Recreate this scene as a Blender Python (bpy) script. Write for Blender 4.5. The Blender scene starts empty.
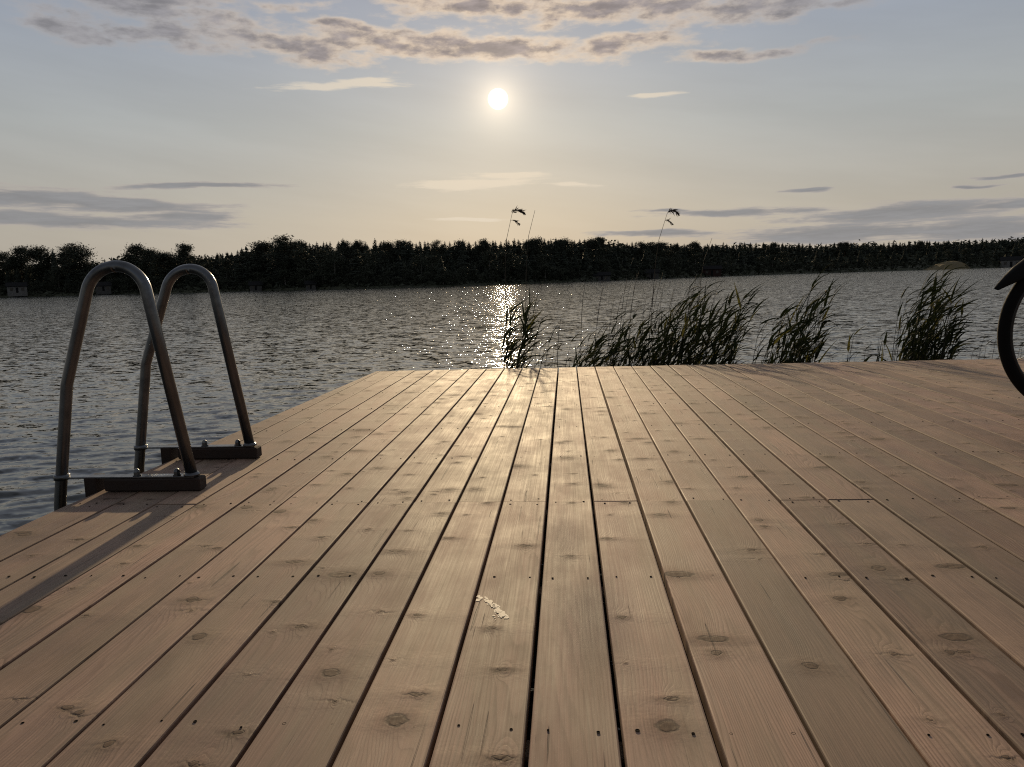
import bpy, math, random
import numpy as np
from mathutils import Vector, Matrix

random.seed(11); RNG = np.random.default_rng(5)
scene = bpy.context.scene
COL = scene.collection
rad = math.radians
EYE = 0.625            # camera height above the deck (deck top is z = 0)
WATER = -0.545         # water level
DECK_END = 5.36

# ------------------------------------------------------------------ camera
FPX, CX, CY = 760.0, 512.0, 383.5
PITCH, YAW, ROLL = rad(7.764), rad(4.248), rad(1.6325)
Hd = Vector((-math.sin(YAW), math.cos(YAW), 0)); R0 = Vector((math.cos(YAW), math.sin(YAW), 0)); Zv = Vector((0, 0, 1))
Fw = Hd*math.cos(PITCH) - Zv*math.sin(PITCH); U0 = Hd*math.sin(PITCH) + Zv*math.cos(PITCH)
Rt = R0*math.cos(ROLL) - U0*math.sin(ROLL); Up = R0*math.sin(ROLL) + U0*math.cos(ROLL)
EYEP = Vector((0, 0, EYE))
cam_d = bpy.data.cameras.new('camera'); cam = bpy.data.objects.new('camera', cam_d); COL.objects.link(cam)
M = Matrix((Rt, Up, -Fw)).transposed().to_4x4(); M.translation = EYEP
cam.matrix_world = M
cam_d.sensor_width = 36; cam_d.lens = FPX/1024*36; cam_d.clip_end = 20000; cam_d.clip_start = 0.02
scene.camera = cam

def ray(x, y): return (Rt*(x-CX) + Up*(CY-y) + Fw*FPX)
def on_z(x, y, z):
    d = ray(x, y); return EYEP + d*((z-EYE)/d.z)
def on_y(x, y, Y):
    d = ray(x, y); return EYEP + d*(Y/d.y)
def at_dist(x, y, D):
    d = ray(x, y); return EYEP + d*(D/math.hypot(d.x, d.y))

SUN = ray(498, 99).normalized()
SUN_EL = math.asin(SUN.z); SUN_AZ = math.atan2(SUN.x, SUN.y)

# ------------------------------------------------------------------ node helpers
class NT:
    def __init__(s, tree): s.t = tree; s.n = tree.nodes; s.l = tree.links
    def new(s, typ, **k):
        n = s.n.new(typ)
        for a, v in k.items(): setattr(n, a, v)
        return n
    def put(s, sock, v):
        if isinstance(v, bpy.types.NodeSocket): s.l.new(v, sock)
        elif v is not None:
            if hasattr(sock.default_value, '__len__') and not hasattr(v, '__len__'): v = (v,)*len(sock.default_value)
            if hasattr(v, '__len__') and len(v) == 3 and len(sock.default_value) == 4: v = (*v, 1)
            sock.default_value = v
    def math(s, op, a, b=None, c=None, clamp=False):
        n = s.new('ShaderNodeMath', operation=op, use_clamp=clamp)
        for i, v in enumerate((a, b, c)):
            if v is not None: s.put(n.inputs[i], v)
        return n.outputs[0]
    def vmath(s, op, a, b=None, scale=None):
        n = s.new('ShaderNodeVectorMath', operation=op); s.put(n.inputs[0], a)
        if b is not None: s.put(n.inputs[1], b)
        if scale is not None: s.put(n.inputs['Scale'], scale)
        return n.outputs['Value'] if op in ('LENGTH', 'DOT_PRODUCT', 'DISTANCE') else n.outputs[0]
    def sep(s, v):
        n = s.new('ShaderNodeSeparateXYZ'); s.put(n.inputs[0], v); return n.outputs
    def comb(s, x, y, z=0.0):
        n = s.new('ShaderNodeCombineXYZ')
        for i, v in enumerate((x, y, z)): s.put(n.inputs[i], v)
        return n.outputs[0]
    def noise(s, v, scale=1, detail=2, rough=.5, dist=0, color=False, dim='3D'):
        n = s.new('ShaderNodeTexNoise', noise_dimensions=dim); s.put(n.inputs['Vector'], v)
        s.put(n.inputs['Scale'], scale); s.put(n.inputs['Detail'], detail); s.put(n.inputs['Roughness'], rough); s.put(n.inputs['Distortion'], dist)
        return n.outputs['Color' if color else 'Fac']
    def ramp(s, v, lo, hi, a=0.0, b=1.0, smooth=True):
        n = s.new('ShaderNodeMapRange', interpolation_type='SMOOTHSTEP' if smooth else 'LINEAR')
        s.put(n.inputs['Value'], v); s.put(n.inputs['From Min'], lo); s.put(n.inputs['From Max'], hi); s.put(n.inputs['To Min'], a); s.put(n.inputs['To Max'], b)
        return n.outputs[0]
    def mix(s, f, a, b, blend='MIX'):
        n = s.new('ShaderNodeMix', data_type='RGBA', blend_type=blend, clamp_factor=True)
        s.put(n.inputs[0], f); s.put(n.inputs[6], a); s.put(n.inputs[7], b); return n.outputs[2]
    def cramp(s, v, stops, interp='LINEAR'):
        n = s.new('ShaderNodeValToRGB'); cr = n.color_ramp; cr.interpolation = interp
        while len(cr.elements) < len(stops): cr.elements.new(0.5)
        for e, (p, c) in zip(cr.elements, stops): e.position = p; e.color = (*c, 1)
        s.put(n.inputs[0], v); return n.outputs[0]

def material(name):
    m = bpy.data.materials.new(name); m.use_nodes = True
    nt = NT(m.node_tree); b = nt.n['Principled BSDF']; return m, nt, b

def simple(name, col, rough=.6, metal=0.0, var=.25, scale=8.0, bump=0.0, trans=0.0, spec=.5):
    m, nt, b = material(name)
    tc = nt.new('ShaderNodeTexCoord').outputs['Object']
    n = nt.noise(tc, scale, 4, .6)
    f = nt.ramp(n, .25, .75, 1-var, 1+var)
    nt.put(b.inputs['Base Color'], nt.vmath('SCALE', col, scale=f))
    nt.put(b.inputs['Roughness'], nt.ramp(n, .2, .8, rough*.85, min(1, rough*1.15)))
    b.inputs['Metallic'].default_value = metal
    b.inputs['Specular IOR Level'].default_value = spec
    if bump:
        bn = nt.new('ShaderNodeBump'); bn.inputs['Distance'].default_value = bump; bn.inputs['Strength'].default_value = 1
        nt.put(bn.inputs['Height'], nt.noise(tc, scale*6, 4, .6)); nt.l.new(bn.outputs[0], b.inputs['Normal'])
    if trans:
        tr = nt.new('ShaderNodeBsdfTranslucent'); nt.put(tr.inputs[0], tuple(min(1, c*1.6) for c in col))
        mx = nt.new('ShaderNodeMixShader'); mx.inputs[0].default_value = trans
        nt.l.new(b.outputs[0], mx.inputs[1]); nt.l.new(tr.outputs[0], mx.inputs[2])
        nt.l.new(mx.outputs[0], nt.n['Material Output'].inputs['Surface'])
    return m

# ------------------------------------------------------------------ object helpers
def tag(o, label=None, cat=None, group=None, kind=None):
    if label: o['label'] = label
    if cat: o['category'] = cat
    if group: o['group'] = group
    if kind: o['kind'] = kind
    return o
def empty(name, loc=(0, 0, 0), rz=0.0):
    o = bpy.data.objects.new(name, None); COL.objects.link(o); o.location = loc; o.rotation_euler = (0, 0, rz)
    o.empty_display_size = .2; return o

class MB:
    def __init__(s): s.v = []; s.f = []; s.m = []; s.smooth = False
    def face(s, pts, mi=0):
        b = len(s.v); s.v += [tuple(p) for p in pts]; s.f.append(tuple(range(b, b+len(pts)))); s.m.append(mi)
    def box(s, lo, hi, mi=0):
        x0, y0, z0 = lo; x1, y1, z1 = hi; b = len(s.v)
        s.v += [(x0,y0,z0),(x1,y0,z0),(x1,y1,z0),(x0,y1,z0),(x0,y0,z1),(x1,y0,z1),(x1,y1,z1),(x0,y1,z1)]
        for q in ((3,2,1,0),(4,5,6,7),(0,1,5,4),(1,2,6,5),(2,3,7,6),(3,0,4,7)): s.f.append(tuple(b+i for i in q)); s.m.append(mi)
    def cbox(s, c, d, mi=0, e=.003):
        """box with chamfered edges: centre, size"""
        cx, cy, cz = c; hx, hy, hz = d[0]/2, d[1]/2, d[2]/2; e = min(e, hx*.4, hy*.4, hz*.4)
        idx = {}
        for sx in (-1, 1):
            for sy in (-1, 1):
                for sz in (-1, 1):
                    for ax in range(3):
                        q = [sx*(hx-e), sy*(hy-e), sz*(hz-e)]; q[ax] = (sx*hx, sy*hy, sz*hz)[ax]
                        idx[(sx, sy, sz, ax)] = len(s.v); s.v.append((cx+q[0], cy+q[1], cz+q[2]))
        def add(l, n):
            p = [Vector(s.v[i]) for i in l]; nn = (p[1]-p[0]).cross(p[2]-p[0])
            if nn.dot(Vector(n)) < 0: l = l[::-1]
            s.f.append(tuple(l)); s.m.append(mi)
        for ax in range(3):
            o = [a for a in range(3) if a != ax]
            for sg in (-1, 1):
                l = []
                for a, b2 in ((-1,-1),(1,-1),(1,1),(-1,1)):
                    k = [0]*3; k[ax] = sg; k[o[0]] = a; k[o[1]] = b2; l.append(idx[(*k, ax)])
                n = [0]*3; n[ax] = sg; add(l, n)
            for a in (-1, 1):
                for b2 in (-1, 1):
                    l = []
                    k = [0]*3; k[o[0]] = a; k[o[1]] = b2
                    k[ax] = -1; l.append(idx[(*k, o[0])]); l.append(idx[(*k, o[1])]); k[ax] = 1; l.append(idx[(*k, o[1])]); l.append(idx[(*k, o[0])])
                    n = [0]*3; n[o[0]] = a; n[o[1]] = b2; add(l, n)
        for sx in (-1, 1):
            for sy in (-1, 1):
                for sz in (-1, 1): add([idx[(sx, sy, sz, a)] for a in range(3)], (sx, sy, sz))
    def tube(s, pts, r, n=10, mi=0, cap=True):
        pts = [Vector(p) for p in pts]; rs = r if hasattr(r, '__len__') else [r]*len(pts)
        base = len(s.v); ref = None
        for i, p in enumerate(pts):
            t = (pts[min(i+1, len(pts)-1)] - pts[max(i-1, 0)]).normalized()
            if ref is None: ref = t.orthogonal().normalized()
            ref = (ref - t*ref.dot(t)).normalized(); bi = t.cross(ref)
            for k in range(n):
                a = 2*math.pi*k/n; s.v.append(tuple(p + (ref*math.cos(a)+bi*math.sin(a))*rs[i]))
        for i in range(len(pts)-1):
            for k in range(n):
                a, b = base+i*n+k, base+i*n+(k+1) % n
                s.f.append((a, b, b+n, a+n)); s.m.append(mi)
        if cap:
            s.f.append(tuple(base+k for k in range(n))[::-1]); s.m.append(mi)
            s.f.append(tuple(base+(len(pts)-1)*n+k for k in range(n))); s.m.append(mi)
    def torus(s, c, R, r, nu=72, nv=12, axis='Y', a0=0, a1=2*math.pi, sq=1.0, mi=0):
        c = Vector(c); base = len(s.v); full = abs(a1-a0-2*math.pi) < 1e-6; N = nu if full else nu+1
        for i in range(N):
            a = a0+(a1-a0)*i/nu; e = Vector((math.cos(a), 0, math.sin(a)))
            for k in range(nv):
                b = 2*math.pi*k/nv; s.v.append(tuple(c + e*(R+r*math.cos(b)) + Vector((0, r*sq*math.sin(b), 0))))
        for i in range(nu):
            for k in range(nv):
                a, b = base+i*nv+k, base+i*nv+(k+1) % nv
                i2 = (i+1) % N; c2, d = base+i2*nv+(k+1) % nv, base+i2*nv+k
                s.f.append((a, d, c2, b)); s.m.append(mi)
    def lathe(s, prof, c=(0, 0, 0), n=14, axis='Z', mi=0):
        base = len(s.v); c = Vector(c)
        for r, z in prof:
            for k in range(n):
                a = 2*math.pi*k/n; q = Vector((r*math.cos(a), r*math.sin(a), z))
                if axis == 'Y': q = Vector((q.x, q.z, q.y))
                if axis == 'X': q = Vector((q.z, q.x, q.y))
                s.v.append(tuple(c+q))
        for i in range(len(prof)-1):
            for k in range(n):
                a, b = base+i*n+k, base+i*n+(k+1) % n; s.f.append((a, b, b+n, a+n)); s.m.append(mi)
        s.f.append(tuple(base+k for k in range(n))[::-1]); s.m.append(mi)
        s.f.append(tuple(base+(len(prof)-1)*n+k for k in range(n))); s.m.append(mi)
    def mesh(s, name, mats, smooth=False):
        me = bpy.data.meshes.new(name); me.from_pydata(s.v, [], s.f)
        for m in (mats if isinstance(mats, (list, tuple)) else [mats]): me.materials.append(m)
        me.polygons.foreach_set('material_index', s.m)
        me.polygons.foreach_set('use_smooth', [bool(smooth)]*len(s.f)); me.update(); return me
    def build(s, name, mats, parent=None, smooth=False):
        o = bpy.data.objects.new(name, s.mesh(name, mats, smooth)); COL.objects.link(o)
        if parent is not None: o.parent = parent
        return o

# ------------------------------------------------------------------ world: hazy evening sky with clouds and the sun
def build_world():
    w = bpy.data.worlds.new('World'); scene.world = w; w.use_nodes = True
    nt = NT(w.node_tree); bg = nt.n['Background']
    d = nt.new('ShaderNodeTexCoord').outputs['Generated']
    d = nt.vmath('NORMALIZE', d)
    x, y, z = nt.sep(d)
    az = nt.math('MULTIPLY', nt.math('ARCTAN2', x, y), 57.29578)
    el = nt.math('MULTIPLY', nt.math('ARCSINE', z), 57.29578)
    sky = nt.new('ShaderNodeTexSky', sky_type='NISHITA', sun_disc=False)
    sky.sun_elevation = SUN_EL; sky.sun_rotation = SUN_AZ; sky.air_density = 1.0; sky.dust_density = 2.0; sky.ozone_density = 1.5
    # the thin high veil of the evening, a colour by elevation (values are x10, for a strength of 0.1)
    veil = nt.cramp(nt.math('DIVIDE', el, 90.0, clamp=True), VEIL)
    cosang = nt.vmath('DOT_PRODUCT', d, tuple(SUN))
    ang = nt.math('MULTIPLY', nt.math('ARCCOSINE', nt.math('MINIMUM', cosang, 1.0)), 57.29578)
    away = nt.ramp(ang, 25, 110, 1.0, .50)
    veil = nt.vmath('SCALE', veil, scale=nt.math('MULTIPLY', away, 10.0))
    # faint cirrus streaks in the veil
    st = nt.noise(nt.comb(nt.math('MULTIPLY', az, .035), nt.math('ADD', nt.math('MULTIPLY', el, .22), nt.math('MULTIPLY', az, .03)), 1.7), 1.0, 4, .6)
    veil = nt.vmath('SCALE', veil, scale=nt.ramp(st, .3, .7, .95, 1.06))
    base = nt.mix(NISH, veil, sky.outputs[0])
    # ---- clouds by direction
    def P(px, py):
        r = ray(px, py).normalized(); return math.degrees(math.atan2(r.x, r.y)), math.degrees(math.asin(r.z))
    nv = nt.comb(nt.math('MULTIPLY', az, 1.0), nt.math('MULTIPLY', el, 2.2), 0.0)
    warp = nt.vmath('SUBTRACT', nt.noise(nv, .16, 3, .55, color=True), (.5, .5, .5))
    warp = nt.vmath('MULTIPLY', warp, (7.0, 2.2, 0))
    ae = nt.vmath('ADD', nt.comb(az, el, 0), warp)
    def group(blobs, ae=ae):
        f = None
        for (x0, y0, hw, hh, tilt) in blobs:
            a0, e0 = P(x0, y0); a1, _ = P(x0+hw, y0); _, e1 = P(x0, y0-hh)
            # account for the roll of the picture
            mp = nt.new('ShaderNodeMapping', vector_type='TEXTURE'); nt.put(mp.inputs['Vector'], ae)
            mp.inputs['Location'].default_value = (a0, e0, 0); mp.inputs['Rotation'].default_value = (0, 0, rad(tilt-1.6))
            mp.inputs['Scale'].default_value = (abs(a1-a0), abs(e1-e0), 1)
            v = nt.math('SUBTRACT', 1.0, nt.vmath('LENGTH', mp.outputs[0]))
            f = v if f is None else nt.math('MAXIMUM', f, v)
        return f
    ael = nt.vmath('ADD', nt.comb(az, el, 0), nt.vmath('MULTIPLY', warp, (.9, .30, 0)))
    fine = nt.noise(nt.comb(nt.math('MULTIPLY', az, .62), nt.math('MULTIPLY', el, 1.9), 3.3), .55, 9, .60)
    fine_s = nt.math('SUBTRACT', fine, .5)
    long_ = nt.noise(nt.comb(nt.math('MULTIPLY', az, .30), nt.math('MULTIPLY', el, 2.6), 9.1), .8, 9, .64)
    long_s = nt.math('SUBTRACT', long_, .5)
    near_sun = nt.ramp(ang, 4, 26, 1.0, 0.0)
    # heavy broken band above the sun
    fh = nt.math('ADD', group(CL_HIGH), nt.math('MULTIPLY', fine_s, 2.3))
    dh = nt.ramp(fh, -.12, .62)
    core = nt.ramp(nt.math('ADD', fh, nt.math('MULTIPLY', nt.math('SUBTRACT', nt.noise(nt.comb(az, nt.math('MULTIPLY', el, 1.8), 5), .9, 5, .6), .5), .9)), .18, .95)
    edge_c = nt.mix(near_sun, (3.9, 3.8, 3.9), (8.8, 6.9, 5.0))
    puff = nt.noise(nt.comb(nt.math('MULTIPLY', az, .6), nt.math('MULTIPLY', el, 1.9), 12), .9, 7, .58)
    core_c = nt.vmath('SCALE', nt.mix(near_sun, (2.45, 2.38, 2.52), (3.0, 2.5, 2.35)), scale=nt.ramp(puff, .30, .72, .85, 1.35))
    col = nt.mix(core, edge_c, core_c)
    base = nt.mix(nt.math('MULTIPLY', dh, .92), base, col)
    # long grey banks low over the shore
    fl = nt.math('ADD', group(CL_LOW, ael), nt.math('MULTIPLY', long_s, 1.9))
    dl = nt.ramp(fl, .0, .42)
    col = nt.mix(nt.ramp(fl, .1, .7), (4.5, 4.05, 3.7), nt.vmath('SCALE', (2.35, 2.37, 2.5), scale=nt.ramp(long_, .3, .75, .9, 1.2)))
    base = nt.mix(nt.math('MULTIPLY', dl, .85), base, col)
    # bright thin wisps
    fw = nt.math('ADD', group(CL_WISP, ael), nt.math('MULTIPLY', long_s, 2.2))
    dw = nt.ramp(fw, .0, .6)
    base = nt.mix(nt.math('MULTIPLY', dw, .78), base, nt.mix(near_sun, (6.0, 5.7, 5.2), (8.2, 7.0, 5.4)))
    # below the horizon: dull water-like tone
    base = nt.mix(nt.ramp(el, -3, -.5, 1, 0), base, (1.2, 1.2, 1.25))
    # aureole and disc
    glow = nt.math('ADD', nt.math('MULTIPLY', nt.math('POWER', 2.718, nt.math('MULTIPLY', ang, -.78)), 8.5),
                   nt.math('MULTIPLY', nt.math('POWER', 2.718, nt.math('MULTIPLY', ang, -.14)), .10))
    base = nt.vmath('ADD', base, nt.vmath('SCALE', (1.0, .80, .55), scale=glow))
    disc = nt.ramp(ang, .45, .74, 90.0, 0.0)
    base = nt.vmath('ADD', base, nt.vmath('SCALE', (1.0, .93, .78), scale=disc))
    nt.put(bg.inputs['Color'], base); bg.inputs['Strength'].default_value = .1
    w.cycles.sampling_method = 'MANUAL'; w.cycles.sample_map_resolution = 1024

NISH = .04
VEIL = [(0.0, (.41, .368, .316)), (.05, (.425, .395, .342)), (.12, (.382, .40, .398)), (.18, (.318, .352, .405)), (.23, (.275, .308, .385)), (.29, (.252, .275, .33)), (.5, (.24, .25, .278)), (1.0, (.20, .208, .235))]
# cloud patches: direction of the centre and half sizes (given through the photograph's frame), tilt in degrees
CL_HIGH = [(70, 28, 70, 14, 2), (160, 34, 110, 17, -3), (140, 6, 130, 17, 0), (270, 40, 110, 19, -6), (318, 56, 40, 18, 8), (400, 44, 140, 18, 0), (360, 30, 60, 10, 0),
           (500, 46, 110, 16, -2), (610, 49, 120, 14, 2), (740, 53, 90, 8, 0), (480, 6, 130, 19, 0), (620, 10, 150, 19, 2), (760, 4, 160, 19, 3), (850, 0, 70, 9, 2), (150, -4, 160, 12, 0)]
CL_LOW = [(30, 198, 170, 14, 0), (110, 203, 150, 12, -2), (50, 219, 210, 11, 0), (190, 185, 110, 4, 3), (180, 217, 70, 6, 0),
          (740, 212, 120, 5, 0), (900, 213, 170, 13, 3), (850, 233, 200, 14, 1), (980, 230, 150, 17, 1), (660, 211, 40, 3, 0), (660, 234, 70, 5, 0),
          (805, 191, 28, 3, 0), (1010, 174, 40, 3, 0), (980, 185, 30, 2.5, 0), (1000, 205, 80, 7, 4)]
CL_WISP = [(335, 86, 85, 5, 5), (365, 81, 40, 4, 6), (655, 94, 40, 3, 0), (465, 184, 80, 9, 3), (512, 175, 38, 5, 0), (570, 185, 28, 3, 0), (470, 220, 40, 2.5, 0)]

def build_sun():
    l = bpy.data.lights.new('sun', 'SUN'); l.energy = SUN_STR; l.angle = rad(.9); l.color = (1.0, .76, .46)
    o = bpy.data.objects.new('sun', l); COL.objects.link(o); o.rotation_euler = SUN.to_track_quat('Z', 'Y').to_euler(); o.location = SUN*50
SUN_STR = 3.6

# ------------------------------------------------------------------ water
def build_water():
    m, nt, b = material('lake_water')
    geo = nt.new('ShaderNodeNewGeometry'); pos = geo.outputs['Position']
    at = nt.new('ShaderNodeAttribute', attribute_name='ripple'); amp = at.outputs['Fac']
    px, py, pz = nt.sep(pos)
    rot = nt.comb(nt.math('ADD', nt.math('MULTIPLY', px, .55), nt.math('MULTIPLY', py, -.16)), nt.math('ADD', py, nt.math('MULTIPLY', px, .18)), 0)
    n1 = nt.noise(rot, 5.5, 2, .6, color=True); n2 = nt.noise(rot, 15.0, 2, .6, color=True)
    patch = nt.ramp(nt.noise(nt.comb(nt.math('MULTIPLY', px, .03), nt.math('MULTIPLY', py, .05), 0), 1.0, 3, .55), .3, .7, .8, 1.15)
    a1 = nt.vmath('MULTIPLY', nt.vmath('SUBTRACT', n1, (.5,)*3), (.95, .98, 0))
    # sparse steep capillary facets
    n3 = nt.vmath('SUBTRACT', n2, (.5,)*3); q = nt.vmath('MULTIPLY', n3, n3); n3 = nt.vmath('MULTIPLY', nt.vmath('MULTIPLY', q, n3), (85, 45, 0))
    a2 = nt.vmath('ADD', nt.vmath('MULTIPLY', nt.vmath('SUBTRACT', n2, (.5,)*3), (.22, .65, 0)), n3)
    s = nt.vmath('ADD', a1, a2)
    s = nt.vmath('SCALE', s, scale=nt.math('MULTIPLY', amp, patch))
    nrm = nt.vmath('NORMALIZE', nt.vmath('ADD', geo.outputs['Normal'], s))
    nt.put(b.inputs['Normal'], nrm)
    nt.put(b.inputs['Base Color'], (.036, .040, .038)); b.inputs['Roughness'].default_value = .03; b.inputs['IOR'].default_value = 1.333
    # polar grid, finer in the view direction, waves fade to shader ripples where the grid is too coarse
    ang = np.concatenate([np.radians(np.arange(-52, 52, .12)), np.radians(np.arange(52, 308, 2.0))])
    r = [.3]
    while r[-1] < 1000: r.append(r[-1] + max(.05 if r[-1] < 2 else .021, r[-1]**2/889*.75) if r[-1] < 400 else r[-1]*1.5)
    r = np.array(r); A, Rr = np.meshgrid(ang, r)
    X = np.sin(A)*Rr; Y = np.cos(A)*Rr; Z = np.zeros_like(X)
    sp = np.maximum(np.gradient(r), r*rad(.12))[:, None]
    rg = np.random.default_rng(3); geo2 = np.zeros_like(sp); tot = 0
    for i in range(46):
        lam = .085*(6.0)**(i/45.0); th = rg.normal(rad(-78), rad(20)); k = 2*math.pi/lam
        sl = .030*(1.0 if lam < .26 else .5); a = sl/k; tot += sl*sl/2
        fade = np.clip((lam/sp-3)/3, 0, 1); geo2 = geo2 + (sl*fade)**2/2
        ph = k*(X*math.cos(th)+Y*math.sin(th)) + rg.uniform(0, 6.28)
        Z += fade*a*(np.sin(ph) + .18*np.cos(2*ph))
    rip = np.broadcast_to(np.sqrt(np.maximum(tot-geo2, 0))/math.sqrt(tot), X.shape)
    rip = RIP0 + (RIP1-RIP0)*rip
    nA, nR = len(ang), len(r)
    V = np.stack([X, Y, Z+WATER], -1).reshape(-1, 3)
    i0 = (np.arange(nR-1)[:, None]*nA + np.arange(nA)[None]); j = (np.arange(nA)+1) % nA
    i1 = np.arange(nR-1)[:, None]*nA + j[None]
    Fq = np.stack([i0+nA, i1+nA, i1, i0], -1).reshape(-1, 4)[:, ::-1]
    # normal up
    me = bpy.data.meshes.new('lake'); me.vertices.add(len(V)); me.vertices.foreach_set('co', V.astype('f4').ravel())
    me.loops.add(Fq.size); me.loops.foreach_set('vertex_index', Fq.astype('i4').ravel()); me.polygons.add(len(Fq))
    me.polygons.foreach_set('loop_start', np.arange(0, Fq.size, 4, dtype='i4')); me.polygons.foreach_set('loop_total', np.full(len(Fq), 4, dtype='i4'))
    me.update(); me.validate()
    if me.polygons[0].normal.z < 0: me.flip_normals()
    me.polygons.foreach_set('use_smooth', [True]*len(Fq))
    a = me.attributes.new('ripple', 'FLOAT', 'POINT'); a.data.foreach_set('value', rip.astype('f4').ravel())
    me.materials.append(m); o = bpy.data.objects.new('lake_water', me); COL.objects.link(o); tag(o, kind='structure')
RIP0, RIP1 = .12, .41

# ------------------------------------------------------------------ wood
def wood_material(name, tint=(1, 1, 1)):
    m, nt, b = material(name)
    tc = nt.new('ShaderNodeTexCoord').outputs['Object']; x, y, z = nt.sep(tc)
    at = nt.new('ShaderNodeAttribute', attribute_name='board'); bc, r1, r2 = nt.sep(at.outputs['Vector'])
    lx = nt.math('SUBTRACT', x, bc)                                    # across the board
    yy = nt.math('ADD', y, nt.math('MULTIPLY', r1, 71.0)); xx = nt.math('ADD', lx, nt.math('MULTIPLY', r2, 13.0))
    # knots, in whorls along each board
    def knots(P, seed, thr, rmin, rmax):
        t = nt.math('ADD', nt.math('DIVIDE', yy, P), seed*3.7); jj = nt.math('FLOOR', t); fr = nt.math('SUBTRACT', nt.math('SUBTRACT', t, jj), .5)
        wn_ = nt.new('ShaderNodeTexWhiteNoise', noise_dimensions='3D'); nt.put(wn_.inputs['Vector'], nt.comb(jj, nt.math('MULTIPLY', nt.math('ROUND', nt.math('MULTIPLY', r1, 5000.0)), .37), seed))
        c1, c2, c3 = nt.sep(wn_.outputs['Color']); c4 = wn_.outputs['Value']
        wob = nt.vmath('SUBTRACT', nt.noise(nt.comb(xx, yy, seed), 70, 3, .55, color=True), (.5,)*3); wx, wy_, _ = nt.sep(wob)
        dy = nt.math('MULTIPLY', nt.math('SUBTRACT', fr, nt.math('MULTIPLY', nt.math('SUBTRACT', c1, .5), .5)), P)
        dx = nt.math('SUBTRACT', lx, nt.math('MULTIPLY', nt.math('SUBTRACT', c2, .5), .10))
        dyw = nt.math('ADD', dy, nt.math('MULTIPLY', wy_, .014)); dxw = nt.math('ADD', dx, nt.math('MULTIPLY', wx, .014))
        r0 = nt.ramp(nt.math('POWER', c3, 1.6), 0, 1, rmin, rmax, smooth=False); has = nt.ramp(c4, thr, thr+.01)
        st = nt.ramp(nt.math('FRACT', nt.math('MULTIPLY', c4, 17.3)), .5, .95, 1.0, .45)
        ddx = nt.math('MULTIPLY', dxw, st)
        dd = nt.math('SQRT', nt.math('ADD', nt.math('MULTIPLY', ddx, ddx), nt.math('MULTIPLY', dyw, dyw))); K = nt.math('DIVIDE', dd, r0)
        gauss = lambda v: nt.math('POWER', 2.718, nt.math('MULTIPLY', nt.math('MULTIPLY', v, v), -1.0))
        knot = nt.math('MULTIPLY', nt.ramp(K, .85, 1.05, 1, 0), has)
        ringk = nt.math('MULTIPLY', nt.ramp(nt.math('ABSOLUTE', nt.math('SUBTRACT', K, 1.0)), 0, .32, 1, 0), has)
        halo = nt.math('MULTIPLY', nt.math('MULTIPLY', gauss(nt.math('DIVIDE', ddx, nt.math('MULTIPLY', r0, 2.4))), gauss(nt.math('DIVIDE', dyw, nt.math('MULTIPLY', r0, 2.6)))), has)
        grain = nt.math('MULTIPLY', nt.math('MULTIPLY', gauss(nt.math('DIVIDE', dx, nt.math('MULTIPLY', r0, 3.0))), gauss(nt.math('DIVIDE', dy, nt.math('MULTIPLY', r0, 6.0)))), has)
        swell = nt.math('MULTIPLY', gauss(nt.math('DIVIDE', nt.math('ADD', dyw, nt.math('MULTIPLY', wy_, .02)), .024)), has)
        # ragged dark line running out from the knot across the board
        wn = nt.noise(nt.comb(nt.math('MULTIPLY', xx, 34), nt.math('MULTIPLY', yy, 6), 3+seed), 1, 4, .65)
        ly = nt.math('ADD', dy, nt.math('MULTIPLY', nt.math('SUBTRACT', wn, .5), .055))
        ln = nt.math('MULTIPLY', gauss(nt.math('DIVIDE', ly, nt.ramp(c3, 0, 1, .0025, .0075, smooth=False))), gauss(nt.math('DIVIDE', dx, nt.ramp(c1, 0, 1, .012, .032, smooth=False))))
        ln = nt.math('MULTIPLY', nt.math('MULTIPLY', ln, nt.ramp(wn, .25, .6, .2, 1.0)), nt.math('MULTIPLY', has, nt.ramp(c2, .2, .8, .35, 1.0)))
        return knot, ringk, halo, grain, swell, ln
    KA = knots(.34, 1.0, .34, .005, .0155); KB = knots(.43, 2.0, .36, .004, .013); KC = knots(.16, 3.0, .66, .0015, .005)
    mx = lambda i: nt.math('MAXIMUM', nt.math('MAXIMUM', KA[i], KB[i]), KC[i])
    knot, ringk, halo, graink, swell, ln = (mx(i) for i in range(6))
    # growth rings
    lowf = nt.noise(nt.comb(nt.math('MULTIPLY', xx, 7.0), nt.math('MULTIPLY', yy, .55), r1), 1.0, 2, .5)
    ph = nt.math('ADD', nt.math('MULTIPLY', lx, nt.ramp(r2, 0, 1, 90, 230, smooth=False)), nt.math('MULTIPLY', lowf, 26.0))
    ph = nt.math('ADD', ph, nt.math('MULTIPLY', graink, 3.2))
    ph = nt.math('ADD', ph, nt.math('MULTIPLY', nt.noise(nt.comb(nt.math('MULTIPLY', xx, 40), nt.math('MULTIPLY', yy, 6), 0), 1, 2, .5), 1.1))
    band = nt.math('FRACT', ph)
    band = nt.math('MULTIPLY', nt.math('POWER', nt.ramp(band, .10, .86), 2.2), nt.ramp(band, .87, 1.0, 1, 0))
    fib = nt.noise(nt.comb(nt.math('MULTIPLY', xx, 420), nt.math('MULTIPLY', yy, 9), 0), 1, 3, .6)
    fib2 = nt.noise(nt.comb(nt.math('MULTIPLY', xx, 190), nt.math('MULTIPLY', yy, 2.6), 4), 1, 3, .6)
    mott = nt.noise(nt.comb(nt.math('MULTIPLY', xx, 9), nt.math('MULTIPLY', yy, 4.5), 7), 1, 5, .6)
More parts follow.
